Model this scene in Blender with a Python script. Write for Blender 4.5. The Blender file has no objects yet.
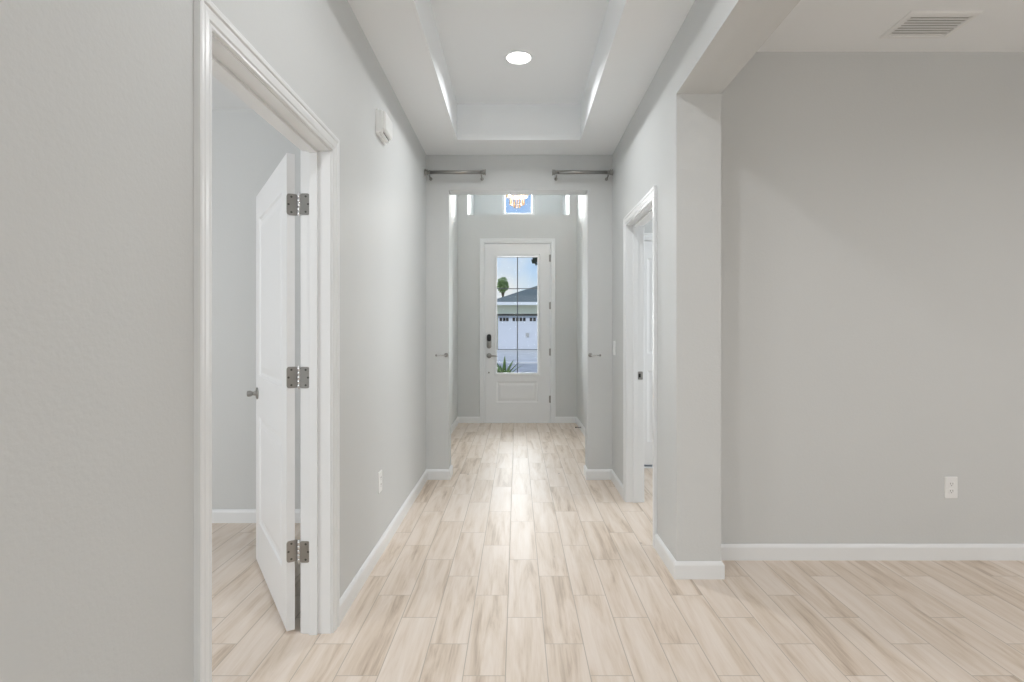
import bpy, math, random
from mathutils import Vector, Matrix
random.seed(7)
R = math.radians
scene = bpy.context.scene
C = scene.collection

# ------------------------------------------------------------------ camera
F = 550.0                                   # focal length in pixels of a 1024 wide frame
cd = bpy.data.cameras.new('camera'); cam = bpy.data.objects.new('camera', cd); C.objects.link(cam)
cam.location = (0, 0, 1.25); cam.rotation_euler = (R(90), 0, 0)
cd.sensor_width = 36; cd.lens = F/1024*36; cd.clip_start = .05; cd.clip_end = 300
cd.shift_x = -5/1024; cd.shift_y = -8/1024
scene.camera = cam

# ------------------------------------------------------------------ exposure / world
vs = scene.view_settings
vs.view_transform = 'Standard'; vs.look = 'None'; vs.gamma = 1; vs.use_curve_mapping = False
vs.exposure = 0.22
scene.cycles.max_bounces = 16; scene.cycles.diffuse_bounces = 12; scene.cycles.glossy_bounces = 4; scene.cycles.transparent_max_bounces = 16
w = bpy.data.worlds.new('sky'); scene.world = w; w.use_nodes = True
nt = w.node_tree; nt.nodes.clear()
wo = nt.nodes.new('ShaderNodeOutputWorld'); bg = nt.nodes.new('ShaderNodeBackground')
tc = nt.nodes.new('ShaderNodeTexCoord'); sx = nt.nodes.new('ShaderNodeSeparateXYZ'); cr = nt.nodes.new('ShaderNodeValToRGB')
cr.color_ramp.elements[0].position = 0.0; cr.color_ramp.elements[0].color = (.78, .87, .95, 1)
cr.color_ramp.elements[1].position = .55; cr.color_ramp.elements[1].color = (.25, .46, .95, 1)
e = cr.color_ramp.elements.new(.06); e.color = (.60, .80, 1.0, 1)
e = cr.color_ramp.elements.new(.20); e.color = (.44, .66, 1.05, 1)
nz = nt.nodes.new('ShaderNodeTexNoise'); nz.inputs['Scale'].default_value = 5; nz.inputs['Detail'].default_value = 6
cl = nt.nodes.new('ShaderNodeValToRGB'); cl.color_ramp.elements[0].position = .52; cl.color_ramp.elements[1].position = .72
mx = nt.nodes.new('ShaderNodeMixRGB'); mx.inputs[2].default_value = (.95, .96, .98, 1)
L = nt.links.new
L(tc.outputs['Generated'], sx.inputs[0]); L(sx.outputs['Z'], cr.inputs[0]); L(tc.outputs['Generated'], nz.inputs['Vector'])
L(nz.outputs[0], cl.inputs[0]); L(cl.outputs[0], mx.inputs[0]); L(cr.outputs[0], mx.inputs[1])
L(mx.outputs[0], bg.inputs['Color']); bg.inputs['Strength'].default_value = .78; L(bg.outputs[0], wo.inputs[0])

def light(name, kind, loc, rot, energy, color=(1, 1, 1), **kw):
    d = bpy.data.lights.new(name, kind); d.energy = energy; d.color = color
    for k, v in kw.items(): setattr(d, k, v)
    o = bpy.data.objects.new(name, d); C.objects.link(o); o.location = loc; o.rotation_euler = rot
    return o
light('sun', 'SUN', (0, -10, 20), (R(48), 0, R(-25)), 1.9, (1, .95, .87), angle=R(.6))
# added area lights act as daylight; rooms off the hall have no windows built
light('great_room_fill_light', 'AREA', (.9, -3.6, 1.45), (R(90), 0, 0), 24, (.985, 1.0, .99), shape='RECTANGLE', size=4.6, size_y=2.2)
light('great_room_side_fill_light', 'AREA', (4.9, -.6, 1.4), (R(90), 0, R(90)), 3, (1.0, .95, .93), shape='RECTANGLE', size=2.6, size_y=1.9)
for _x, _y in ((2.6, 1.1), (4.1, 1.1), (2.6, -1.5), (4.1, -1.5), (.3, -2.4)):      # downlights in the ceiling of the open room
    light('great_room_downlight', 'AREA', (_x, _y, 2.762 if _x < .8 else 2.794), (0, 0, 0), 9.3, (.99, .98, .985), shape='DISK', size=.15, spread=R(160))
light('bedroom_fill_light', 'AREA', (-3.0, .36, 1.55), (R(90), 0, 0), 34, (.985, .99, 1.0), shape='RECTANGLE', size=1.7, size_y=1.5)  # added fill, placed to brighten the bedroom back wall; no window there
light('side_room_fill_light', 'AREA', (3.6, 3.9, 1.6), (R(90), 0, R(90)), 28, (.98, .99, 1.0), shape='RECTANGLE', size=1.2, size_y=1.5)  # added fill for the bright side room, its wall is closed

light('high_window_light', 'AREA', (.024, 8.98, 3.45), (R(90), 0, R(180)), 46, (.99, .985, .98), shape='RECTANGLE', size=.42, size_y=.5)
light('front_door_glass_light', 'AREA', (.003, 7.95, 1.50), (R(90), 0, R(180)), 27, (.98, .985, 1.0), shape='RECTANGLE', size=.56, size_y=1.6)
# ------------------------------------------------------------------ material helpers
def mat(name, color, rough=.5, metal=0., spec=.5, bump=None, vary=None, **extra):
    m = bpy.data.materials.new(name); m.use_nodes = True
    n = m.node_tree.nodes; l = m.node_tree.links; b = n['Principled BSDF']
    b.inputs['Base Color'].default_value = (*color, 1); b.inputs['Roughness'].default_value = rough
    b.inputs['Metallic'].default_value = metal; b.inputs['Specular IOR Level'].default_value = spec
    for k, v in extra.items(): b.inputs[k].default_value = v
    geo = n.new('ShaderNodeNewGeometry')
    if bump:
        sc, st, dist = bump
        t = n.new('ShaderNodeTexNoise'); t.inputs['Scale'].default_value = sc; t.inputs['Detail'].default_value = 3
        bp = n.new('ShaderNodeBump'); bp.inputs['Strength'].default_value = st; bp.inputs['Distance'].default_value = dist
        l.new(geo.outputs['Position'], t.inputs['Vector']); l.new(t.outputs[0], bp.inputs['Height']); l.new(bp.outputs[0], b.inputs['Normal'])
    if vary is not None:
        sc, c2 = vary
        t = n.new('ShaderNodeTexNoise'); t.inputs['Scale'].default_value = sc; t.inputs['Detail'].default_value = 5
        r = n.new('ShaderNodeMixRGB'); r.inputs[1].default_value = (*color, 1); r.inputs[2].default_value = (*c2, 1)
        cc = n.new('ShaderNodeValToRGB'); cc.color_ramp.elements[0].position = .38; cc.color_ramp.elements[1].position = .62
        l.new(geo.outputs['Position'], t.inputs['Vector']); l.new(t.outputs[0], cc.inputs[0]); l.new(cc.outputs[0], r.inputs[0]); l.new(r.outputs[0], b.inputs['Base Color'])
    return m
def emis(name, color, strength):
    m = bpy.data.materials.new(name); m.use_nodes = True
    b = m.node_tree.nodes['Principled BSDF']; b.inputs['Base Color'].default_value = (*color, 1)
    b.inputs['Emission Color'].default_value = (*color, 1); b.inputs['Emission Strength'].default_value = strength
    return m

M_WALL = mat('wall_paint', (.630, .646, .648), .62, spec=.3, bump=(95, .30, .0018))
M_CEIL = mat('ceiling_paint', (.85, .875, .895), .7, spec=.25, bump=(70, .2, .0012))
M_TRIM = mat('white_trim_paint', (.80, .82, .835), .30)
M_DOOR = mat('white_door_paint', (.80, .815, .83), .35, bump=(40, .05, .0006))
M_NICK = mat('satin_nickel', (.36, .355, .34), .30, metal=1.0)
M_CHROME = mat('polished_chrome', (.72, .72, .72), .12, metal=1.0)
M_SCREW = mat('dark_screw_metal', (.12, .12, .115), .4, metal=1.0)
M_BLACK = mat('black_plastic', (.012, .012, .013), .3)
M_DARKPANE = mat('dark_pane', (.006, .007, .009), .9, spec=0.)
M_PLAST = mat('white_plastic', (.83, .84, .84), .3)
M_SLOT = mat('dark_slot', (.10, .10, .10), .6)
M_VENT = mat('white_vent_metal', (.82, .835, .84), .4)
M_DUCT = mat('vent_damper', (.50, .50, .49), .7)
M_LED = emis('led_diffuser', (1, .985, .96), 9)
M_BULB = emis('bulb_glow', (1, .70, .38), 6)
M_CRYST = mat('crystal_glass', (.95, .78, .58), .08, **{'Transmission Weight': .45, 'IOR': 1.5})
M_CONC = mat('driveway_concrete', (.56, .55, .53), .85, vary=(1.2, (.49, .48, .46)))
M_ROAD = mat('street_asphalt', (.42, .42, .42), .9, vary=(2, (.36, .36, .36)))
M_GRASS = mat('lawn_grass', (.16, .26, .08), .9, vary=(3, (.10, .18, .05)))
M_STUCCO = mat('pale_stucco', (.86, .84, .64), .85, bump=(30, .2, .01))
M_ROOF = mat('grey_shingle', (.15, .18, .18), .95, spec=.1, bump=(14, .4, .03), vary=(9, (.10, .125, .13)))
M_FASC = mat('white_fascia', (.72, .74, .76), .6)
M_GARAGE = mat('garage_door_paint', (.60, .63, .70), .6)
M_LEAF = mat('agave_leaf', (.075, .15, .035), .45, vary=(9, (.17, .25, .06)))
M_TREE = mat('tree_leaf', (.12, .22, .05), .7, vary=(2, (.22, .34, .09)))
M_PINE = mat('dark_leaf', (.02, .045, .03), .7)
M_BARK = mat('bark', (.10, .07, .045), .9, bump=(20, .5, .02))
M_RUBBER = mat('dark_rubber', (.03, .028, .026), .6)
M_ENTRY = mat('entry_porch_paint', (.50, .49, .47), .8)

def make_glass():
    m = bpy.data.materials.new('window_glass'); m.use_nodes = True
    n = m.node_tree.nodes; l = m.node_tree.links; n.clear()
    o = n.new('ShaderNodeOutputMaterial'); t = n.new('ShaderNodeBsdfTransparent'); g = n.new('ShaderNodeBsdfGlossy'); mx = n.new('ShaderNodeMixShader')
    t.inputs[0].default_value = (.97, .985, .98, 1); g.inputs['Roughness'].default_value = .02
    fr = n.new('ShaderNodeFresnel'); fr.inputs[0].default_value = 1.35
    l.new(fr.outputs[0], mx.inputs[0]); l.new(t.outputs[0], mx.inputs[1]); l.new(g.outputs[0], mx.inputs[2]); l.new(mx.outputs[0], o.inputs[0])
    return m
M_GLASS = make_glass()

def make_floor():
    m = bpy.data.materials.new('wood_look_plank_tile'); m.use_nodes = True
    n = m.node_tree.nodes; l = m.node_tree.links; b = n['Principled BSDF']
    def math_(op, a, bb=None, c=None, clamp=False):
        x = n.new('ShaderNodeMath'); x.operation = op; x.use_clamp = clamp
        for i, v in enumerate((a, bb, c)):
            if v is None: continue
            if isinstance(v, (int, float)): x.inputs[i].default_value = v
            else: l.new(v, x.inputs[i])
        return x.outputs[0]
    geo = n.new('ShaderNodeNewGeometry'); s = n.new('ShaderNodeSeparateXYZ'); l.new(geo.outputs['Position'], s.inputs[0])
    W, LN = .1547, .6165
    u = math_('DIVIDE', math_('ADD', s.outputs['X'], .0423 + W*40), W)
    row = math_('FLOOR', u); fu = math_('SUBTRACT', u, row)
    v = math_('DIVIDE', math_('ADD', math_('ADD', s.outputs['Y'], LN*40 - 2.417), math_('MULTIPLY', math_('SUBTRACT', row, 40), LN/3)), LN)
    col = math_('FLOOR', v); fv = math_('SUBTRACT', v, col)
    # distance to plank edges in metres
    du = math_('MULTIPLY', math_('MINIMUM', fu, math_('SUBTRACT', 1, fu)), W)
    dv = math_('MULTIPLY', math_('MINIMUM', fv, math_('SUBTRACT', 1, fv)), LN)
    d = math_('MINIMUM', du, dv)
    mask = math_('DIVIDE', math_('SUBTRACT', d, .0011), .0010, clamp=True)       # 0 in the joint, 1 on the tile
    cmb = n.new('ShaderNodeCombineXYZ'); l.new(row, cmb.inputs[0]); l.new(col, cmb.inputs[1])
    wn = n.new('ShaderNodeTexWhiteNoise'); wn.noise_dimensions = '2D'; l.new(cmb.outputs[0], wn.inputs['Vector'])
    r1 = wn.outputs['Value']; sc = n.new('ShaderNodeSeparateColor'); l.new(wn.outputs['Color'], sc.inputs[0])
    # grain: stretched along the plank, shifted plank by plank
    g = n.new('ShaderNodeCombineXYZ')
    l.new(math_('ADD', math_('MULTIPLY', s.outputs['X'], 11.0), math_('MULTIPLY', r1, 37)), g.inputs[0])
    l.new(math_('ADD', math_('MULTIPLY', s.outputs['Y'], .95), math_('MULTIPLY', sc.outputs[1], 23)), g.inputs[1])
    t1 = n.new('ShaderNodeTexNoise'); t1.inputs['Scale'].default_value = 1.5; t1.inputs['Detail'].default_value = 6; t1.inputs['Roughness'].default_value = .6; t1.inputs['Distortion'].default_value = .6
    l.new(g.outputs[0], t1.inputs['Vector'])
    g2 = n.new('ShaderNodeCombineXYZ')
    l.new(math_('ADD', math_('MULTIPLY', s.outputs['X'], 60.0), math_('MULTIPLY', r1, 91)), g2.inputs[0])
    l.new(math_('MULTIPLY', s.outputs['Y'], 3.2), g2.inputs[1])
    t2 = n.new('ShaderNodeTexNoise'); t2.inputs['Scale'].default_value = 2.0; t2.inputs['Detail'].default_value = 4; l.new(g2.outputs[0], t2.inputs['Vector'])
    ramp = n.new('ShaderNodeValToRGB'); e = ramp.color_ramp.elements
    e[0].position = .28; e[0].color = (.43, .33, .245, 1)
    e[1].position = .66; e[1].color = (.80, .715, .64, 1)
    x = e.new(.43); x.color = (.675, .57, .47, 1)
    x = e.new(.53); x.color = (.745, .65, .565, 1)
    f = math_('ADD', math_('ADD', math_('MULTIPLY', t1.outputs[0], .82), math_('MULTIPLY', t2.outputs[0], .18)), math_('MULTIPLY', math_('SUBTRACT', sc.outputs[2], .5), .10))
    l.new(f, ramp.inputs[0])
    # knots
    vo = n.new('ShaderNodeTexVoronoi'); vo.inputs['Scale'].default_value = 1.0
    kv = n.new('ShaderNodeCombineXYZ'); l.new(math_('MULTIPLY', s.outputs['X'], 3.6), kv.inputs[0]); l.new(math_('MULTIPLY', s.outputs['Y'], 1.9), kv.inputs[1]); l.new(kv.outputs[0], vo.inputs['Vector'])
    kn = math_('MULTIPLY', math_('SUBTRACT', 1, math_('DIVIDE', math_('SUBTRACT', vo.outputs['Distance'], .012), .030, clamp=True)), .55)
    mk = n.new('ShaderNodeMixRGB'); l.new(kn, mk.inputs[0]); l.new(ramp.outputs[0], mk.inputs[1]); mk.inputs[2].default_value = (.16, .12, .09, 1)
    mg = n.new('ShaderNodeMixRGB'); l.new(mask, mg.inputs[0]); mg.inputs[1].default_value = (.50, .44, .38, 1); l.new(mk.outputs[0], mg.inputs[2])
    l.new(mg.outputs[0], b.inputs['Base Color'])
    l.new(math_('ADD', math_('MULTIPLY', math_('SUBTRACT', 1, mask), .45), math_('ADD', .40, math_('MULTIPLY', t2.outputs[0], .06))), b.inputs['Roughness'])
    l.new(math_('ADD', math_('MULTIPLY', mask, .45), .05), b.inputs['Specular IOR Level'])
    bp = n.new('ShaderNodeBump'); bp.inputs['Strength'].default_value = .35; bp.inputs['Distance'].default_value = .0012
    l.new(math_('ADD', mask, math_('MULTIPLY', t2.outputs[0], .12)), bp.inputs['Height']); l.new(bp.outputs[0], b.inputs['Normal'])
    return m
M_FLOOR = make_floor()

# ------------------------------------------------------------------ mesh helpers
class MB:
    def __init__(s): s.v = []; s.f = []; s.smooth = False
    def add(s, vs_, fs): o = len(s.v); s.v += [tuple(a) for a in vs_]; s.f += [tuple(i+o for i in q) for q in fs]; return s
    def box(s, x0, x1, y0, y1, z0, z1):
        if x0 > x1: x0, x1 = x1, x0
        if y0 > y1: y0, y1 = y1, y0
        return s.add([(x, y, z) for z in (z0, z1) for y in (y0, y1) for x in (x0, x1)],
                     [(0, 2, 3, 1), (4, 5, 7, 6), (0, 1, 5, 4), (2, 6, 7, 3), (0, 4, 6, 2), (1, 3, 7, 5)])
    def loft(s, rings, cap=True, closed=True):
        n = len(rings[0]); vs_ = [p for r in rings for p in r]; fs = []
        for k in range(len(rings)-1):
            for i in range(n if closed else n-1):
                j = (i+1) % n; fs.append((k*n+i, k*n+j, (k+1)*n+j, (k+1)*n+i))
        if cap: fs.append(tuple(reversed(range(n)))); fs.append(tuple((len(rings)-1)*n+i for i in range(n)))
        return s.add(vs_, fs)
    def tube(s, pts, rad, seg=12, cap=True):
        pts = [Vector(p) for p in pts]; rings = []
        rads = rad if isinstance(rad, (list, tuple)) else [rad]*len(pts)
        ref = None
        for i, p in enumerate(pts):
            t = (pts[min(i+1, len(pts)-1)] - pts[max(i-1, 0)]).normalized()
            if ref is None: ref = t.orthogonal().normalized()
            a = (ref - t*ref.dot(t)).normalized(); ref = a; b = t.cross(a)
            rings.append([p + (a*math.cos(q) + b*math.sin(q))*rads[i] for q in [2*math.pi*k/seg for k in range(seg)]])
        return s.loft(rings, cap)
    def lathe(s, base, axis, prof, seg=20):          # prof: (distance along axis, radius)
        base = Vector(base); ax = Vector(axis).normalized(); a = ax.orthogonal().normalized(); b = ax.cross(a)
        return s.loft([[base + ax*h + (a*math.cos(q) + b*math.sin(q))*max(r, 1e-4) for q in [2*math.pi*k/seg for k in range(seg)]] for h, r in prof])
    def rrect(s, u0, u1, v0, v1, d0, d1, r, fn, ch=0.):   # rounded rectangle plate; fn(u, v, d) -> point; ch chamfers the d1 face
        def ring(d, ins):
            out = []
            for cx, cy, a0 in ((u1-r, v1-r, 0), (u0+r, v1-r, 90), (u0+r, v0+r, 180), (u1-r, v0+r, 270)):
                for k in range(5):
                    a = R(a0 + 22.5*k); rr = max(r-ins, 1e-5); out.append(fn(cx + rr*math.cos(a), cy + rr*math.sin(a), d))
            return out
        rings = [ring(d0, 0), ring(d1-(ch if d1 > d0 else -ch), 0)] + ([ring(d1, ch)] if ch else [])
        return s.loft(rings)
    def make(s, name, material, parent=None, smooth=False, bevel=0., loc=None):
        me = bpy.data.meshes.new(name); me.from_pydata(s.v, [], s.f); me.materials.append(material)
        import bmesh
        bm = bmesh.new(); bm.from_mesh(me); bmesh.ops.recalc_face_normals(bm, faces=bm.faces); bm.to_mesh(me); bm.free()
        if smooth:
            for p in me.polygons: p.use_smooth = True
        o = bpy.data.objects.new(name, me); C.objects.link(o)
        if loc is not None: o.location = loc
        if parent is not None: o.parent = parent
        if bevel:
            b = o.modifiers.new('bevel', 'BEVEL'); b.width = bevel; b.segments = 2; b.limit_method = 'ANGLE'
        if smooth:
            try:
                with bpy.context.temp_override(object=o, active_object=o, selected_objects=[o]): bpy.ops.object.shade_auto_smooth(angle=R(40))
            except Exception: pass
        return o
def empty(name, loc=(0, 0, 0), rz=0., label=None, cat=None, group=None, kind=None):
    o = bpy.data.objects.new(name, None); C.objects.link(o); o.location = loc; o.rotation_euler = (0, 0, rz); o.empty_display_size = .1
    return tag(o, label, cat, group, kind)
def tag(o, label=None, cat=None, group=None, kind=None):
    if label: o['label'] = label
    if cat: o['category'] = cat
    if group: o['group'] = group
    if kind: o['kind'] = kind
    return o
def struct(o): o['kind'] = 'structure'; return o

# ------------------------------------------------------------------ dimensions (metres, camera at x=0 y=0)
XL, XR = -.775, .813          # hall side walls
TW = .117                     # wall thickness
YE, YET = 4.695, 4.86         # end wall of the hall, front and back face
ZC = 2.770                    # ceiling
ZR = 2.802                    # ceiling of the open room
FXL, FXR, FY, FZ = -.825, .832, 7.645, 4.1   # foyer
YB = -3.7                     # great room rear
RX = 5.0; RY = 3.036          # great room right part
# ------------------------------------------------------------------ floor
b = MB(); b.box(-4.0, RX, YB, 7.80, -.12, 0); struct(b.make('floor', M_FLOOR))
# ------------------------------------------------------------------ walls
DL = (1.3865, 2.285, 2.006)   # doorway in the left wall: y0, y1, top
DR = (3.2625, 4.0565, 2.038)
b = MB()
b.box(XL-TW, XL, YB, DL[0]-.02, 0, ZC); b.box(XL-TW, XL, DL[1]+.02, YE, 0, ZC); b.box(XL-TW, XL, DL[0]-.02, DL[1]+.02, DL[2]+.02, ZC)
struct(b.make('wall_left', M_WALL))
b = MB()
b.box(XR, 1.04, 2.804, RY, 0, ZR)
b.box(XR, XR+TW, RY, DR[0]-.02, 0, ZC); b.box(XR, XR+TW, DR[1]+.02, YE, 0, ZC); b.box(XR, XR+TW, DR[0]-.02, DR[1]+.02, DR[2]+.02, ZC)
b.box(XR, 1.04, -.6, 2.804, 2.470, ZR)                 # the dropped beam over the opening to the great room
struct(b.make('wall_right', M_WALL))
b = MB()
OL, OR_, OT = -.582, .603, 2.470                     # cased-less opening in the end wall
b.box(XL-TW, OL, YE, YET, 0, FZ); b.box(OR_, XR+TW, YE, YET, 0, FZ); b.box(OL, OR_, YE, YET, OT, FZ)
struct(b.make('wall_end', M_WALL))
b = MB(); b.box(1.04, RX, RY, RY+TW, 0, ZR); struct(b.make('wall_great_room', M_WALL))
b = MB(); b.box(RX, RX+TW, YB, RY+TW, 0, ZR); struct(b.make('wall_great_room_side', M_WALL))
b = MB(); b.box(XL-TW, RX+TW, YB-TW, YB, 0, ZR); struct(b.make('wall_great_room_rear', M_WALL))
# bedroom through the left doorway
b = MB(); b.box(-4.0, XL-TW, 3.63, 3.75, 0, 2.80); b.box(-4.12, -4.0, .2, 3.75, 0, 2.80); b.box(-4.0, XL-TW, .2, .32, 0, 2.80)
struct(b.make('wall_bedroom', M_WALL))
b = MB(); b.box(-4.12, XL-TW, .2, 3.75, 2.725, 2.85); struct(b.make('ceiling_bedroom', M_CEIL))
# room through the right doorway
b = MB(); b.box(XR+TW, 1.075, 5.09, 5.21, 0, ZC); b.box(1.885, 3.8, 5.09, 5.21, 0, ZC); b.box(1.075, 1.885, 5.09, 5.21, 2.125, ZC)
b.box(1.0, 1.95, 5.40, 5.5, 0, ZC)
b.box(3.7, 3.8, RY+TW, 5.21, 0, ZC)
struct(b.make('wall_side_room', M_WALL))
# foyer
b = MB()
b.box(FXL-TW, FXL, YET, FY, 0, FZ); struct(b.make('wall_foyer_left', M_WALL))
b = MB(); b.box(FXR, FXR+TW, YET, FY, 0, FZ); struct(b.make('wall_foyer_right', M_WALL))
DF = (-.448, .466, 2.497)      # front doorway: x0, x1, top
NX0, NX1, NZ, NY = -.688, .728, 2.893, 8.78       # high window niche
WX0, WX1, WZ0, WZ1 = -.232, .280, 3.135, 3.75
b = MB()
b.box(FXL-TW, DF[0]-.02, FY, FY+.15, 0, NZ); b.box(DF[1]+.02, FXR+TW, FY, FY+.15, 0, NZ); b.box(DF[0]-.02, DF[1]+.02, FY, FY+.15, DF[2]+.02, NZ)
b.box(FXL-TW, NX0, FY, NY, NZ, FZ); b.box(NX1, FXR+TW, FY, NY, NZ, FZ)           # niche cheeks
b.box(FXL-TW, FXR+TW, FY+.15, NY, NZ-.15, NZ)                                     # niche sill over the porch
b.box(FXL-TW, WX0, NY, NY+.15, NZ-.15, FZ); b.box(WX1, FXR+TW, NY, NY+.15, NZ-.15, FZ)
b.box(WX0, WX1, NY, NY+.15, NZ-.15, WZ0); b.box(WX0, WX1, NY, NY+.15, WZ1, FZ)
struct(b.make('wall_front', M_WALL))
# ------------------------------------------------------------------ ceilings
TX0, TX1, TY0, TY1, TZ = -.472, .500, -.6, 4.33, 3.053
b = MB()
b.box(XL-TW, TX0, YB, YE, ZC, ZC+.12); b.box(TX1, XR+.0, YB, YE, ZC, ZC+.12); b.box(TX0, TX1, TY1, YE, ZC, ZC+.12); b.box(TX0, TX1, YB, TY0, ZC, ZC+.12)
b.box(TX0-.1, TX0, TY0-.1, TY1+.1, ZC+.12, TZ+.1); b.box(TX1, TX1+.1, TY0-.1, TY1+.1, ZC+.12, TZ+.1)
b.box(TX0, TX1, TY1, TY1+.1, ZC+.12, TZ+.1); b.box(TX0, TX1, TY0-.1, TY0, ZC+.12, TZ+.1)
b.box(TX0, TX1, TY0, TY1, TZ, TZ+.1)
struct(b.make('ceiling', M_CEIL))
b = MB(); b.box(XR, RX+TW, YB, RY+TW, ZR, ZR+.12); struct(b.make('ceiling_great_room', M_CEIL))
b = MB(); b.box(XR, 3.8, RY+TW, 5.5, ZC, ZC+.152); struct(b.make('ceiling_side_room', M_CEIL))
b = MB(); b.box(FXL-TW, FXR+TW, YE, NY+.15, FZ, FZ+.12); struct(b.make('ceiling_foyer', M_CEIL))

# ------------------------------------------------------------------ baseboards
BH, BT = .087, .014
def base_run(b, p0, p1, nrm, e0=0., e1=0.):
    """prism from p0 to p1 on the wall line, nrm points into the room; e0/e1 extend the ends (mitre against outer corners)"""
    p0 = Vector((*p0, 0)); p1 = Vector((*p1, 0)); n = Vector((*nrm, 0)); t = (p1-p0).normalized()
    prof = [(0, 0), (BT, 0), (BT, BH-.018), (BT-.003, BH-.010), (BT-.008, BH-.003), (BT-.011, BH), (0, BH)]
    r0 = [p0 - t*e0*(d/BT) + n*d + Vector((0, 0, z)) for d, z in prof]
    r1 = [p1 + t*e1*(d/BT) + n*d + Vector((0, 0, z)) for d, z in prof]
    b.loft([r0, r1])
CW = .0635                      # casing width
def bb(name, runs):
    b = MB()
    for r in runs: base_run(b, *r)
    struct(b.make(name, M_TRIM))
cl0, cl1 = DL[0]-.005-CW, DL[1]+.005+CW
cr0, cr1 = DR[0]-.005-CW, DR[1]+.005+CW
bb('baseboard_left', [((XL, -3.6), (XL, cl0), (1, 0)), ((XL, cl1), (XL, YE), (1, 0), 0, -BT)])
bb('baseboard_end_left', [((XL, YE), (OL, YE), (0, -1), -BT, BT), ((OL, YE), (OL, YET), (1, 0), BT, BT), ((OL, YET), (FXL, YET), (0, 1), BT, -BT)])
bb('baseboard_end_right', [((OR_, YE), (XR, YE), (0, -1), BT, -BT), ((OR_, YE), (OR_, YET), (-1, 0), BT, BT), ((OR_, YET), (FXR, YET), (0, 1), BT, -BT)])
bb('baseboard_right', [((XR, cr1), (XR, YE), (-1, 0), 0, -BT), ((XR, 2.804), (XR, cr0), (-1, 0), BT, 0), ((XR, 2.804), (1.04, 2.804), (0, -1), BT, BT), ((1.04, 2.804), (1.04, RY), (1, 0), BT, -BT)])
bb('baseboard_great_room', [((1.04, RY), (RX, RY), (0, -1), -BT, 0)])
bb('baseboard_bedroom', [((-4.0, 3.63), (XL-TW, 3.63), (0, -1)), ((-4.0, .32), (-4.0, 3.63), (1, 0))])
bb('baseboard_foyer_left', [((FXL, YET), (FXL, FY), (1, 0), -BT, -BT)])
bb('baseboard_foyer_right', [((FXR, YET), (FXR, FY), (-1, 0), -BT, -BT)])
fl0, fl1 = DF[0]-.005-CW, DF[1]+.005+CW
bb('baseboard_front', [((FXL, FY), (fl0, FY), (0, -1), -BT, 0), ((fl1, FY), (FXR, FY), (0, -1), 0, -BT)])
bb('baseboard_side_room', [((1.95, 5.09), (3.7, 5.09), (0, -1))])

# ------------------------------------------------------------------ door frames
def casing(parent, fn, u0, u1, top, name='casing'):
    """moulded casing around an opening; fn(u, n, z): n = distance out of the wall"""
    # (w from opening edge, thickness)
    prof = [(0, 0), (0, .008), (.004, .011), (.010, .011), (.014, .008), (.018, .0125), (.036, .0145), (.044, .0125), (.048, .017), (.058, .018), (CW, .016), (CW, 0)]
    b = MB(); rings = []
    r = .005
    for k in range(4):
        ring = []
        for wd, d in prof:
            lo, hi, tp = u0-r-wd, u1+r+wd, top+r+wd
            ring.append(fn(*[(lo, d, 0), (lo, d, tp), (hi, d, tp), (hi, d, 0)][k]))
        rings.append(ring)
    b.loft(rings)
    return b.make(name, M_TRIM, parent)
def jamb(parent, fn, u0, u1, top, depth, stop, name='jamb'):
    b = MB()
    def bx(a0, a1, n0, n1, z0, z1):
        P = [fn(u, n_, z) for z in (z0, z1) for n_ in (n0, n1) for u in (a0, a1)]
        b.add(P, [(0, 2, 3, 1), (4, 5, 7, 6), (0, 1, 5, 4), (2, 6, 7, 3), (0, 4, 6, 2), (1, 3, 7, 5)])
    bx(u0-.02, u0, -depth-.001, .001, 0, top); bx(u1, u1+.02, -depth-.001, .001, 0, top); bx(u0-.02, u1+.02, -depth-.001, .001, top, top+.02)
    s0, s1 = stop
    bx(u0, u0+.011, -s1, -s0, 0, top-.011); bx(u1-.011, u1, -s1, -s0, 0, top-.011); bx(u0, u1, -s1, -s0, top-.011, top)
    return b.make(name, M_TRIM, parent, bevel=.0012)

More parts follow.
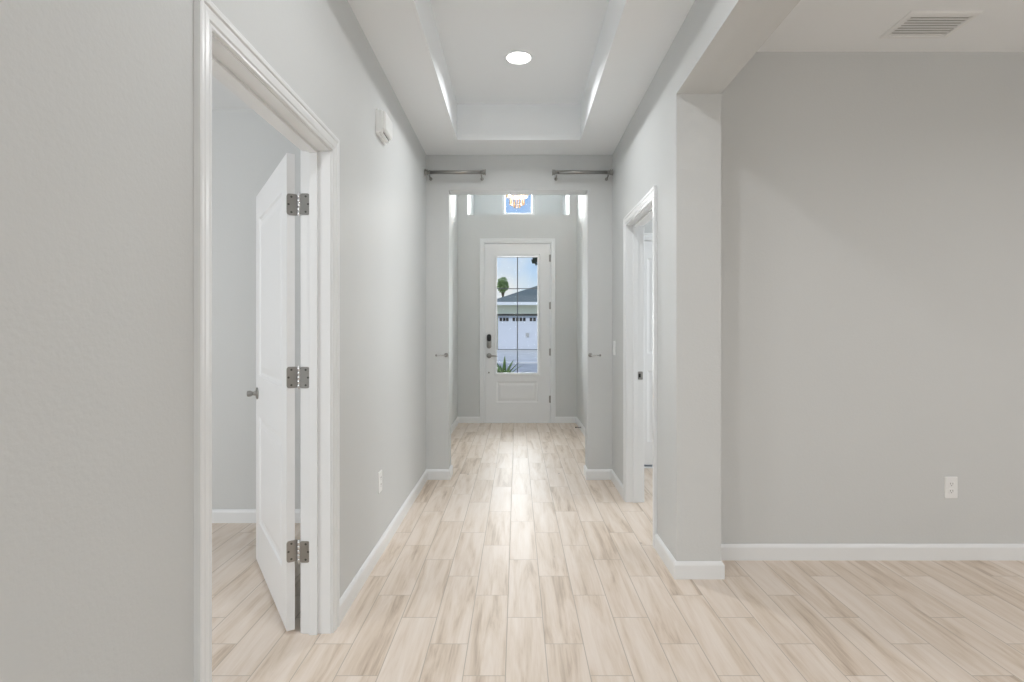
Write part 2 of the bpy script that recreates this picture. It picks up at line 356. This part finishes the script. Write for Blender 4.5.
# --- panelled door leaf in local coords: x along width from hinge, y = thickness (0 front .. t), z up
def leaf(name, wd, h, t, panels, parent, loc, rz, z0=.012, glass=None):
    b = MB()
    # front (y=0) and back (y=t) faces with recessed raised panels
    def face(y, s):
        xs = sorted({0, wd} | {p[0] for p in panels} | {p[1] for p in panels}); 
        zs = sorted({z0, z0+h} | {p[2] for p in panels} | {p[3] for p in panels})
        for i in range(len(xs)-1):
            for j in range(len(zs)-1):
                cx, cz = (xs[i]+xs[i+1])/2, (zs[j]+zs[j+1])/2
                if any(p[0] < cx < p[1] and p[2] < cz < p[3] for p in panels): continue
                b.add([(xs[i], y, zs[j]), (xs[i+1], y, zs[j]), (xs[i+1], y, zs[j+1]), (xs[i], y, zs[j+1])], [(0, 1, 2, 3)])
        for p in panels:
            rings = []
            if len(p) > 4:      # opening for glass: straight reveal
                spec_ = [(0, 0), (0, t/2*s)]
            else:
                spec_ = [(0, 0), (.008, .007*s), (.020, .009*s), (.024, .009*s), (.055, .003*s)]
            for ins, d in spec_:
                rings.append([(p[0]+ins, y+d, p[2]+ins), (p[1]-ins, y+d, p[2]+ins), (p[1]-ins, y+d, p[3]-ins), (p[0]+ins, y+d, p[3]-ins)])
            b.loft(rings, cap=False)
            if len(p) == 4: b.add(rings[-1], [(0, 1, 2, 3)])
    face(0, 1); face(t, -1)
    o_ = len(b.v)
    b.add([(0, 0, z0), (wd, 0, z0), (wd, t, z0), (0, t, z0), (0, 0, z0+h), (wd, 0, z0+h), (wd, t, z0+h), (0, t, z0+h)],
          [(0, 3, 2, 1), (4, 5, 6, 7), (0, 4, 7, 3), (1, 2, 6, 5)])
    import bmesh
    o = b.make(name, M_DOOR, parent)
    bm = bmesh.new(); bm.from_mesh(o.data); bmesh.ops.remove_doubles(bm, verts=bm.verts, dist=1e-5); bmesh.ops.recalc_face_normals(bm, faces=bm.faces); bm.to_mesh(o.data); bm.free()
    o.location = loc; o.rotation_euler = (0, 0, rz)
    return o

# ================= door 1: bedroom door standing open =================
d1 = empty('door_1', (0, 0, 0), kind='structure', label='white two-panel door standing open into the room off the left hall wall')
fnL = lambda u, n, z: (XL+n, u, z)
casing(d1, fnL, DL[0], DL[1], DL[2])
casing(d1, lambda u, n, z: (XL-TW-n, u, z), DL[0], DL[1], DL[2], 'casing')
jamb(d1, fnL, DL[0], DL[1], DL[2], TW, (.052, .085))
P0 = Vector((-.955, 2.281)); LDIR = Vector((-.543, .840)); ang = math.atan2(LDIR.y, LDIR.x)
# local x = from hinge to free edge; +y local must run from the seen face to the far face
LW, LT = .880, .032
# left-handed check: perpendicular of LDIR (rot +90) = (-.840,-.543) points to camera side, so thickness runs to -y local: use mirrored leaf with y negative
pan1 = [(.115, LW-.115, .240, .805), (.115, LW-.115, 1.018, 1.860)]
lf = leaf('leaf', LW, 1.985, LT, pan1, d1, (P0.x + .840*LT, P0.y + .543*LT, 0), ang)
# (leaf local y 0 is the far face, y = LT the face towards the camera)
def knob_set(parent, lx, z, ysign, y0):
    b = MB(); b.lathe((lx, y0, z), (0, ysign, 0), [(0, .031), (.004, .032), (.008, .029), (.011, .013), (.022, .0105), (.028, .012), (.032, .0155), (.040, .017), (.049, .0165), (.053, .012), (.054, .001)], 24)
    return b.make('knob', M_NICK, parent, smooth=True)
# spring-less stop knob seen sticking out past the free edge
knob_set(lf, LW-.062, .925, 1, LT); knob_set(lf, LW-.062, .925, -1, 0)
# hinges
piv = Vector((-.9065, 2.287))
def hinge(parent, z, plate_door, plate_jamb, pivot, screw=True):
    """plate_*: ((x,y) start at knuckle, (x,y) unit dir, (x,y) unit normal)"""
    H2 = .0445
    b = MB()
    for (sx_, sy_), (dx, dy), (nx, ny), wdt in (plate_door, plate_jamb):
        fn = lambda u, v, d, sx_=sx_, sy_=sy_, dx=dx, dy=dy, nx=nx, ny=ny: (sx_+dx*u+nx*d, sy_+dy*u+ny*d, z+v)
        b.rrect(0, wdt, -H2, H2, -.0005, .0022, .011, fn)
    h = b.make('hinge', M_NICK, parent)
    b = MB()
    for k in range(5):
        z0 = z - H2 + k*.0178; b.lathe((pivot[0], pivot[1], z0+.0005), (0, 0, 1), [(0, .0055), (.0008, .0064), (.0160, .0064), (.0168, .0055)], 14)
    b.lathe((pivot[0], pivot[1], z-H2-.004), (0, 0, 1), [(0, .003), (.002, .005), (.004, .005), (2*H2+.004, .005), (2*H2+.006, .005), (2*H2+.009, .003)], 12)
    b.make('knuckle', M_CHROME, h, smooth=True)
    if screw:
        for (sx_, sy_), (dx, dy), (nx, ny), wdt in (plate_door, plate_jamb):
            for uu, vv in ((.60, .032), (.84, 0), (.60, -.032)):
                b = MB(); u = wdt*uu; b.lathe((sx_+dx*u+nx*.0015, sy_+dy*u+ny*.0015, z+vv), (nx, ny, 0), [(0, .0045), (.001, .0045), (.0013, .003), (.0009, .001)], 10)
                b.make('screw', M_SCREW, h)
    return h
Cc = P0 + Vector((.840, .543))*LT          # room side corner of the hinge edge
edge_dir = (P0 - Cc).normalized(); enrm = -LDIR
pd = ((piv.x + (Cc.x-piv.x)*.3, piv.y + (Cc.y-piv.y)*.3), None, None, None)
# door plate lies on the hinge edge, from the knuckle across to the seen face
start = Cc - edge_dir*.014
plate_d = ((start.x, start.y), (edge_dir.x, edge_dir.y), (enrm.x, enrm.y), .047)
plate_j = ((piv.x+.004, DL[1]), (1, 0), (0, -1), .042)
for zz in (1.785, 1.065, .341):
    hinge(d1, zz, plate_d, plate_j, (piv.x, piv.y))

# ================= door 2: doorway in the right wall =================
d2 = empty('door_2', (0, 0, 0), kind='structure', label='white cased doorway in the right hall wall')
fnR = lambda u, n, z: (XR-n, u, z)
casing(d2, fnR, DR[0], DR[1], DR[2]); casing(d2, lambda u, n, z: (XR+TW+n, u, z), DR[0], DR[1], DR[2], 'casing')
jamb(d2, fnR, DR[0], DR[1], DR[2], TW, (.042, .075))
b = MB(); fs = lambda u, v, d: (XR+u, DR[1]-d, .936+v); b.rrect(.078, .115, -.030, .030, -.001, .002, .006, fs); sp = b.make('strike_plate', M_NICK, d2)
b = MB(); fs2 = lambda u, v, d: (XR+u, DR[1]-d, .936+v); b.rrect(.084, .099, -.014, .014, .001, .0026, .003, fs2); b.make('strike_hole', M_BLACK, sp)
# open leaf of this doorway, swung into the room against the near partition
lf2 = leaf('leaf', .785, 1.985, .035, [(.115, .67, .235, .835), (.115, .67, 1.005, 1.860)], d2, (XR+TW+.03, DR[0]-.045, 0), R(2))
for zz in (1.79, 1.083, .355):
    b = MB(); b.lathe((XR+TW+.012, DR[0]+.002, zz-.045), (0, 0, 1), [(0, .004), (.001, .0065), (.089, .0065), (.09, .004)], 12)
    b.box(XR+TW-.034, XR+TW+.012, DR[0]+.0005, DR[0]+.003, zz-.0445, zz+.0445); b.make('hinge', M_NICK, d2)

# ================= door 4: closet door inside the side room =================
d4 = empty('door_4', (0, 0, 0), kind='structure', label='closed white door seen through the right doorway')
CX0, CX1, CT = 1.095, 1.865, 2.105
fnC = lambda u, n, z: (u, 5.09-n, z)
casing(d4, fnC, CX0, CX1, CT); jamb(d4, fnC, CX0, CX1, CT, TW, (.045, .078))
leaf('leaf', CX1-CX0-.006, CT-.035, .035, [(.11, .654, .24, .90), (.11, .654, 1.06, 1.94)], d4, (CX0+.003, 5.093, 0), 0, z0=.03)
b = MB(); b.box(CX0, CX1, 5.075, 5.20, 0, .013); b.make('threshold', M_TRIM, d4, bevel=.003)

# ================= door 3: front door with glass =================
d3 = empty('door_3', (0, 0, 0), kind='structure', label='white front door with tall glass panel at the end of the foyer')
fnF = lambda u, n, z: (u, FY-n, z)
casing(d3, fnF, DF[0], DF[1], DF[2]); jamb(d3, fnF, DF[0], DF[1], DF[2], .15, (.055, .10))
GX0, GX1, GZ0, GZ1 = -.283, .290, .690, 2.318
fw = DF[1]-DF[0]-.008
ox = DF[0]+.004
fl = leaf('leaf', fw, DF[2]-.018, .045, [(GX0-ox, GX1-ox, GZ0, GZ1, 'g'), (GX0-ox+.0, GX1-ox-.0, .285, .575)], d3, (ox, FY+.006, 0), 0)
# glazing frame (raised moulding round the glass), pane, grid
b = MB()
for side in (1,):
    yy = 0.
    prof = [(0.006, .012), (.006, -.004), (0, -.010), (-.022, -.010), (-.030, 0), (-.030, .003)]
    rings = []
    for k in range(5):
        ring = []
        for ins, d in prof:
            x0_, x1_, z0_, z1_ = GX0-ox+ins, GX1-ox-ins, GZ0+ins, GZ1-ins
            ring.append([(x0_, d, z0_), (x1_, d, z0_), (x1_, d, z1_), (x0_, d, z1_)][k % 4])
        rings.append(ring)
    b.loft(rings, cap=False)
b.make('glazing_bead', M_TRIM, fl)
b = MB(); b.box(GX0-ox+.002, GX1-ox-.002, .020, .024, GZ0+.002, GZ1-.002); b.make('glass_pane', M_GLASS, fl)
b = MB(); gx = .007-ox
b.box(gx-.0065, gx+.0065, .016, .0195, GZ0, GZ1); b.box(GX0-ox, GX1-ox, .0155, .019, 1.862, 1.874)
b.make('muntin', mat('grey_muntin', (.18, .20, .21), .5), fl)
b = MB(); b.box(DF[0], DF[1], FY-.012, FY+.15, 0, .014); b.make('threshold', M_TRIM, d3, bevel=.004)
# weather strip dark line at the top and side
for zz in (2.29, 1.63, .985, .33):
    b = MB(); xh = DF[1]-.003; b.lathe((xh, FY-.001, zz-.05), (0, 0, 1), [(0, .004), (.001, .0075), (.099, .0075), (.1, .004)], 12)
    b.box(xh-.018, xh+.003, FY+.004, FY+.007, zz-.048, zz+.048)
    b.make('hinge', M_NICK, d3)
kx = -.388                     # lock column
b = MB(); b.rrect(kx-.033, kx+.033, 1.035, 1.235, 0, .022, .030, lambda u, v, d: (u, FY+.006-d, v), ch=.006); lk = b.make('keypad_lock', M_NICK, d3, smooth=True)
b = MB(); b.rrect(kx-.029, kx+.029, 1.135, 1.231, .021, .026, .026, lambda u, v, d: (u, FY+.006-d, v), ch=.002); b.make('keypad', M_BLACK, lk)
b = MB()
b.lathe((kx, FY+.006, .935), (0, -1, 0), [(0, .036), (.006, .036), (.010, .031), (.012, .014), (.045, .012), (.048, .016), (.060, .016), (.062, .008)], 22)
b.tube([(kx, FY-.046, .935), (kx+.04, FY-.050, .936), (kx+.08, FY-.050, .934), (kx+.115, FY-.048, .930)], [.010, .010, .0085, .007], 10)
b.make('lever_handle', M_NICK, d3, smooth=True)
b = MB(); b.lathe((kx-.003, FY+.006, .700), (0, -1, 0), [(0, .012), (.006, .012), (.010, .008), (.011, .002)], 14); b.make('night_latch', M_NICK, d3, smooth=True)

# ------------------------------------------------------------------ high foyer window
w1 = empty('window_1', (0, 0, 0), kind='structure')
b = MB()
for a0, a1, c0, c1 in ((WX0, WX0+.045, WZ0, WZ1), (WX1-.045, WX1, WZ0, WZ1), (WX0+.045, WX1-.045, WZ0, WZ0+.035), (WX0+.045, WX1-.045, WZ1-.045, WZ1)):
    b.box(a0, a1, NY+.01, NY+.075, c0, c1)
b.make('window_frame', M_TRIM, w1, bevel=.004)
b = MB(); b.box(WX0+.044, WX1-.044, NY+.04, NY+.044, WZ0+.034, WZ1-.044); b.make('glass_pane', M_GLASS, w1)
# ------------------------------------------------------------------ recessed lights
def downlight(x, y, z, label, energy):
    t = empty('recessed_light', (x, y, z), label=label, cat='ceiling light')
    b = MB(); seg = 40; rings = []
    for r_, dz in ((.077, 0), (.077, -.004), (.080, -.006), (.090, -.004), (.094, -.001), (.094, 0)):
        rings.append([(r_*math.cos(2*math.pi*k/seg), r_*math.sin(2*math.pi*k/seg), dz) for k in range(seg)])
    b.loft(rings + [rings[0]], cap=False); b.make('trim_ring', M_CEIL, t, smooth=True)
    b = MB(); b.lathe((0, 0, -.0005), (0, 0, -1), [(0, .077), (.0025, .077), (.0035, .070), (.004, .001)], 40); b.make('diffuser', M_LED, t)
    a = light('recessed_light_glow', 'AREA', (x, y, z-.008), (0, 0, 0), energy, (.985, .995, 1), shape='DISK', size=.15, spread=R(144))
    return t
downlight(.012, 3.60, TZ, 'round white recessed light glowing in the tray ceiling over the hall', 9.2)
light('near_downlight_glow', 'AREA', (.012, 1.55, TZ-.008), (0, 0, 0), 9, (.98, .99, 1.0), shape='DISK', size=.13, spread=R(178))

# ------------------------------------------------------------------ ceiling vent
t = empty('ceiling_vent', (2.076, 2.770, ZR), label='white rectangular louvred air vent in the ceiling of the open room', cat='air vent')
hx, hy = .175, .120
b = MB(); rings = []
for ins, dz in ((0, 0), (0, -.003), (.006, -.008), (.026, -.009), (.030, -.006), (.030, 0)):
    rings.append([(sx_*(hx-ins), sy_*(hy-ins), dz) for sx_, sy_ in ((-1, -1), (1, -1), (1, 1), (-1, 1))])
b.loft(rings, cap=False); b.make('frame', M_VENT, t)
b = MB(); b.box(-hx+.028, hx-.028, -hy+.028, hy-.028, -.001, 0); b.make('duct_backing', M_DUCT, t)
for k in range(8):
    y = -hy+.040 + k*(2*hy-.080)/7
    b = MB(); b.add([(-hx+.03, y-.0080, -.0052), (hx-.03, y-.0080, -.0052), (hx-.03, y+.0070, -.0040), (-hx+.03, y+.0070, -.0040),
                     (-hx+.03, y-.0080, -.0042), (hx-.03, y-.0080, -.0042), (hx-.03, y+.0070, -.0030), (-hx+.03, y+.0070, -.0030)],
                    [(0, 1, 2, 3), (7, 6, 5, 4), (0, 4, 5, 1), (2, 6, 7, 3), (0, 3, 7, 4), (1, 5, 6, 2)])
    b.make('slat', M_VENT, t)

# ------------------------------------------------------------------ wall plates
def outlet(name, loc, rz, label, cat, group=None, switch=False):
    """local: x along wall, -y out of the wall"""
    t = empty(name, loc, rz, label, cat, group)
    fn = lambda u, v, d: (u, -d, v)
    b = MB(); b.rrect(-.036, .036, -.059, .059, 0, .006, .004, fn, ch=.002); b.make('cover_plate', M_PLAST, t)
    if switch:
        b = MB(); b.rrect(-.0165, .0165, -.033, .033, .005, .008, .002, fn)
        b.add([(-.015, -.008, -.031), (.015, -.008, -.031), (.015, -.008, .031), (-.015, -.008, .031), (-.015, -.0115, -.031), (.015, -.0115, -.031)], [(0, 1, 5, 4), (4, 5, 2, 3), (0, 4, 3), (1, 2, 5)])
        b.make('rocker', M_PLAST, t)
    else:
        for dz in (.0195, -.0195):
            b = MB(); b.rrect(-.0165, .0165, dz-.0145, dz+.0145, .005, .0078, .008, fn, ch=.0008); r_ = b.make('receptacle', M_PLAST, t)
            for sx_ in (-.0065, .0065):
                b = MB(); b.box(sx_-.0011, sx_+.0011, -.0084, -.007, dz-.001, dz+.0075); b.make('slot', M_SLOT, r_)
            b = MB(); b.lathe((0, -.007, dz-.0075), (0, -1, 0), [(0, .0025), (.0012, .0025)], 10); b.make('ground_hole', M_SLOT, r_)
    for vz in ((.048, -.048) if switch else (0,)):
        b = MB(); b.lathe((0, -.0055, vz), (0, -1, 0), [(0, .003), (.0015, .003), (.002, .0015)], 10); b.make('screw', M_PLAST, t)
    return t
outlet('wall_outlet', (2.393, RY, .398), 0, 'white duplex outlet low on the grey wall of the open room', 'outlet')
outlet('wall_outlet', (XL, 3.105, .412), R(90), 'white duplex outlet low on the hall wall past the open door', 'outlet')
outlet('light_switch', (XR, 4.575, 1.125), R(-90), 'white light switch beside the doorway at the hall end', 'light switch', switch=True)

# ------------------------------------------------------------------ door chime on the left wall
t = empty('door_chime', (XL, 3.115, 2.415), R(90), 'white plastic chime box high on the hall wall', 'door chime')
fn = lambda u, v, d: (u, -d, v)
b = MB(); b.rrect(-.100, .100, -.068, .070, 0, .012, .010, fn); b.make('back_plate', M_PLAST, t)
b = MB()
b.rrect(-.094, .094, -.060, .066, .010, .034, .012, fn, ch=.003)
cov = b.make('cover', M_PLAST, t)
b = MB(); b.rrect(-.088, .088, -.046, .062, .033, .052, .016, fn, ch=.008); b.make('face', M_PLAST, t)
b = MB(); b.box(-.070, .070, -.035, -.033, -.057, -.050); b.make('sound_slot', M_SLOT, cov)

# ------------------------------------------------------------------ short curtain rods over the opening
def curtain_rod(x0, x1, label):
    xm = (x0+x1)/2; z = 2.594; y = YE-.095
    t = empty('curtain_rod', (xm, YE, z), label=label, cat='curtain rod', group='curtain rods beside the opening')
    h = (x1-x0)/2; yy = y-YE
    b = MB(); b.tube([(-h+.02, yy, 0), (h-.02, yy, 0)], .0150, 18); b.make('rod', M_NICK, t, smooth=True)
    for s in (-1, 1):
        b = MB(); b.lathe((s*(h-.025), yy, 0), (s, 0, 0), [(0, .017), (.002, .024), (.006, .024), (.008, .019), (.016, .019), (.018, .026), (.024, .026), (.026, .018)], 20)
        b.make('finial', M_NICK, t, smooth=True)
        b = MB(); xs = s*(h-.036)
        b.lathe((xs, 0, -.030), (0, -1, 0), [(0, .014), (.004, .014), (.006, .011), (.007, .007)], 16)
        b.tube([(xs, -.004, -.030), (xs, -.035, -.034), (xs, -.065, -.030), (xs, yy+.006, -.022)], .006, 10)
        rings = []
        b.tube([(xs-.008, yy, 0), (xs+.008, yy, 0)], .016, 18)
        b.make('bracket', M_NICK, t, smooth=True)
    return t
curtain_rod(-.771, -.262, 'short chrome curtain rod whose outer end meets the long hall wall with the chime')
curtain_rod(.296, .800, 'short chrome curtain rod whose outer end meets the wall with the light switch')
# holdback hooks
def holdback(x, s, label):
    t = empty('curtain_holdback', (x, YE, 1.062), label=label, cat='curtain holdback', group='curtain holdbacks beside the opening')
    b = MB(); b.lathe((0, 0, 0), (0, -1, 0), [(0, .018), (.003, .018), (.006, .012), (.008, .007)], 18); b.make('wall_plate', M_NICK, t, smooth=True)
    pts = [(0, -.004, 0)] + [(s*.085*(1-math.cos(a)), -.03-.085*math.sin(a), .002*math.sin(a)) for a in [R(q) for q in range(0, 151, 10)]]
    b = MB(); b.tube(pts, .0045, 10); b.make('hook', M_CHROME, t, smooth=True)
    p = Vector(pts[-1]); q = Vector(pts[-1]) - Vector(pts[-2])
    b = MB(); b.lathe(p, q, [(0, .004), (.003, .009), (.008, .011), (.013, .009), (.016, .002)], 14); b.make('finial', M_NICK, t, smooth=True)
    return t
holdback(-.604, -.45, 'slim metal curtain holdback hook beside the opening on the same side as the chime')
holdback(.626, .45, 'slim metal curtain holdback hook beside the opening on the same side as the light switch')

# ------------------------------------------------------------------ spring door stop on the foyer baseboard
t = empty('door_stop', (FXR-BT, 7.02, .045), label='small dark door stop on the baseboard near the front door', cat='door stop')
b = MB(); b.lathe((0, 0, 0), (-1, 0, 0), [(0, .012), (.004, .012), (.006, .006)], 14); b.make('base', M_NICK, t)
b = MB(); pts = [(-.006-.055*k/90, .0055*math.cos(k*.7), .0055*math.sin(k*.7)) for k in range(91)]; b.tube(pts, .0013, 6); b.make('spring', M_SCREW, t)
b = MB(); b.lathe((-.060, 0, 0), (-1, 0, 0), [(0, .007), (.010, .009), (.014, .007)], 12); b.make('rubber_tip', M_RUBBER, t)

# ------------------------------------------------------------------ chandelier in the foyer
CHY, CHZ = 6.30, 2.655
t = empty('chandelier', (.0, CHY, CHZ), label='glowing crystal chandelier hanging in front of the high foyer window', cat='chandelier')
b = MB()
for rr, zz in ((.155, .36), (.120, .25), (.080, .15)):
    b.tube([(rr*math.cos(2*math.pi*k/32), rr*math.sin(2*math.pi*k/32), zz) for k in range(33)], .004, 6)
for k in range(4):
    a = math.pi/2*k; b.tube([(.155*math.cos(a), .155*math.sin(a), .36), (0, 0, .50)], .003, 6); b.tube([(.155*math.cos(a), .155*math.sin(a), .36), (.08*math.cos(a), .08*math.sin(a), .15)], .003, 6)
b.tube([(0, 0, .50), (0, 0, FZ-CHZ-.02)], .006, 8); b.lathe((0, 0, FZ-CHZ), (0, 0, -1), [(0, .06), (.015, .06), (.03, .02)], 16)
b.make('frame', M_CHROME, t)
for k in range(4):
    a = math.pi/2*k+.4; b = MB(); b.lathe((.05*math.cos(a), .05*math.sin(a), .20), (0, 0, 1), [(0, .006), (.02, .012), (.045, .013), (.07, .003)], 10); b.make('bulb', M_BULB, t, smooth=True)
for rr, zz, n_, ln in ((.155, .36, 26, .11), (.120, .25, 22, .10), (.080, .15, 16, .09), (.035, .10, 8, .07)):
    for k in range(n_):
        a = 2*math.pi*k/n_; b = MB(); x_, y_ = rr*math.cos(a), rr*math.sin(a)
        b.lathe((x_, y_, zz-.004), (0, 0, -1), [(0, .002), (.012, .006), (ln*.55, .0075), (ln*.85, .0085), (ln, .001)], 6); b.make('crystal', M_CRYST, t)
light('chandelier_glow', 'POINT', (0, CHY, CHZ+.22), (0, 0, 0), 17, (1, .91, .82), shadow_soft_size=.03)

# ------------------------------------------------------------------ outside
GZ = .0
b = MB(); b.box(-1.9, 1.9, 7.80, 10.2, -.12, -.02); struct(b.make('porch_slab', M_CONC))
b = MB(); b.box(-60, 60, 10.2, 120, -.5, -.06); struct(b.make('ground', M_GRASS))
b = MB(); b.box(-3.2, 3.2, 10.2, 17, -.3, -.04); struct(b.make('driveway', M_CONC))
b = MB(); b.box(-60, 60, 17, 23.5, -.3, -.05); struct(b.make('street', M_ROAD))
b = MB(); b.box(-60, 60, 16.6, 17.0, -.3, .02); b.box(-60, 60, 23.5, 23.9, -.3, .02); struct(b.make('curb', mat('curb_concrete', (.66, .66, .67), .8)))
b = MB(); b.add([(-3.2, 23.9, .02), (6.5, 23.9, .02), (6.5, 33, .23), (-3.2, 33, .23), (-3.2, 23.9, -.3), (6.5, 23.9, -.3), (6.5, 33, -.3), (-3.2, 33, -.3)],
                [(0, 1, 2, 3), (7, 6, 5, 4), (0, 4, 5, 1), (2, 6, 7, 3), (0, 3, 7, 4), (1, 5, 6, 2)]); struct(b.make('far_driveway', M_CONC))
# porch posts / lintel of the entry (only glimpsed) keep the sun off the door
b = MB(); b.box(-1.9, 1.9, 7.80, 10.0, 2.62, 2.74); struct(b.make('porch_soffit', M_ENTRY))
# neighbour house
h = empty('neighbour_house', (0, 33, 0), label='pale green house with grey shingle roof and white garage door across the street', cat='house')
b = MB(); b.box(-1.5, -1.25, 0, 9, 0, 2.95); b.box(2.95, 9, 0, 9, 0, 2.95); b.box(-1.25, 2.95, 0, 9, 2.33, 2.95); b.box(-1.25, 2.95, .4, 9, 0, 2.33); b.make('wall', M_STUCCO, h)
b = MB(); b.box(-1.8, 9.6, -.62, -.55, 2.90, 3.08); b.make('fascia', M_FASC, h)
b = MB(); b.add([(-1.8, -.6, 3.06), (9.6, -.6, 3.06), (9.6, 9.6, 3.06), (-1.8, 9.6, 3.06), (4.0, 4.5, 5.33), (4.9, 4.5, 5.33)], [(0, 1, 5, 4), (1, 2, 5), (2, 3, 4, 5), (3, 0, 4), (0, 3, 2, 1)]); b.make('roof', M_ROOF, h)
b = MB(); b.box(-1.15, 2.95, .15, .25, .23, 2.30)
for k in range(1, 4): b.box(-1.15, 2.95, .14, .15, .23+k*.52-.008, .23+k*.52+.008)
g = b.make('garage_door', M_GARAGE, h)
b = MB(); b.box(-1.15, 2.95, .12, .15, .22, .27); b.make('bottom_seal', M_ROOF, g)
b = MB(); b.box(-1.25, 3.05, .0, .12, 2.28, 2.40); b.make('door_trim', M_SCREW, h)
gz = lambda px: (px-517)/550*33.1
for x0_ in (500.8, 504.2, 507.3, 513.8, 517.3, 520.8, 524.3, 531, 534.5):
    X = gz(x0_); b = MB(); b.box(X-.075, X+.075, .12, .15, 1.97, 2.17); b.make('window', M_DARKPANE, g)
b = MB(); b.box(.53, .72, .10, .15, 1.0, 1.25); b.make('plaque', M_ROAD, g)

def blob_tree(name, loc, trunk_h, crown, n, seed, label, material, leaf_size, group=None):
    rnd = random.Random(seed)
    t = empty(name, loc, label=label, cat='tree', group=group)
    b = MB(); b.tube([(0, 0, 0), (.05, .02, trunk_h*.5), (0, .05, trunk_h)], [.16, .11, .07], 8)
    for k in range(5):
        a = k*1.3; b.tube([(0, .05, trunk_h*.85), (math.cos(a)*crown[0]*.5, math.sin(a)*crown[1]*.5, trunk_h+crown[2]*.6)], [.05, .02], 6)
    b.make('trunk', M_BARK, t)
    b = MB()
    for k in range(n):
        d = Vector((rnd.gauss(0, 1), rnd.gauss(0, 1), rnd.gauss(0, 1))).normalized()*rnd.random()**.4
        p = Vector((d.x*crown[0], d.y*crown[1], trunk_h + crown[2]*.6 + d.z*crown[2]))
        a = Vector((rnd.gauss(0, 1), rnd.gauss(0, 1), rnd.gauss(0, 1))).normalized()*leaf_size; c = a.orthogonal().normalized()*leaf_size*.5
        b.add([p-a, p+c, p+a, p-c], [(0, 1, 2, 3)])
    b.make('foliage', material, t)
    return t
blob_tree('slender_tree', (-1.16, 45, 0), 4.75, (.48, .42, .68), 700, 3, 'slender green tree rising beyond the roof edge of the house across the street', M_TREE, .10)
blob_tree('front_yard_tree', (1.45, 22.8, 0), 4.2, (1.0, 1.0, .95), 1400, 5, 'dark leafy tree whose foliage hangs into the top corner of the door glass', M_PINE, .13)

# agave in front of the door glass
ag = empty('agave_plant', (-.20, 8.30, -.02), label='green spiky agave plant on the porch just outside the front door glass', cat='plant')
b = MB(); b.lathe((0, 0, 0), (0, 0, 1), [(0, .12), (.02, .14), (.53, .19), (.56, .195), (.56, .17), (.52, .15)], 24); b.make('pot', M_ENTRY, ag, smooth=True)
rnd = random.Random(11)
for k in range(28):
    a = k*2.4; tilt = .45 + .95*(k/20); ln = .33 + .14*rnd.random(); b = MB(); rings = []
    for i in range(8):
        s_ = i/7; rr = ln*(math.sin(tilt)*s_ + .08*s_*s_); zz = .56 + ln*(math.cos(tilt)*s_*1.1) - .10*s_*s_*math.sin(tilt)
        wd_ = .032*(1-s_**2.2)+.001; c = Vector((math.cos(a)*rr, math.sin(a)*rr, zz)); sd = Vector((-math.sin(a), math.cos(a), 0))*wd_; up = Vector((0, 0, .006*(1-s_)+.0008))
        rings.append([c-sd, c-up*1.5, c+sd, c+up*.3])
    b.loft(rings); b.make('leaf', M_LEAF, ag, smooth=True)
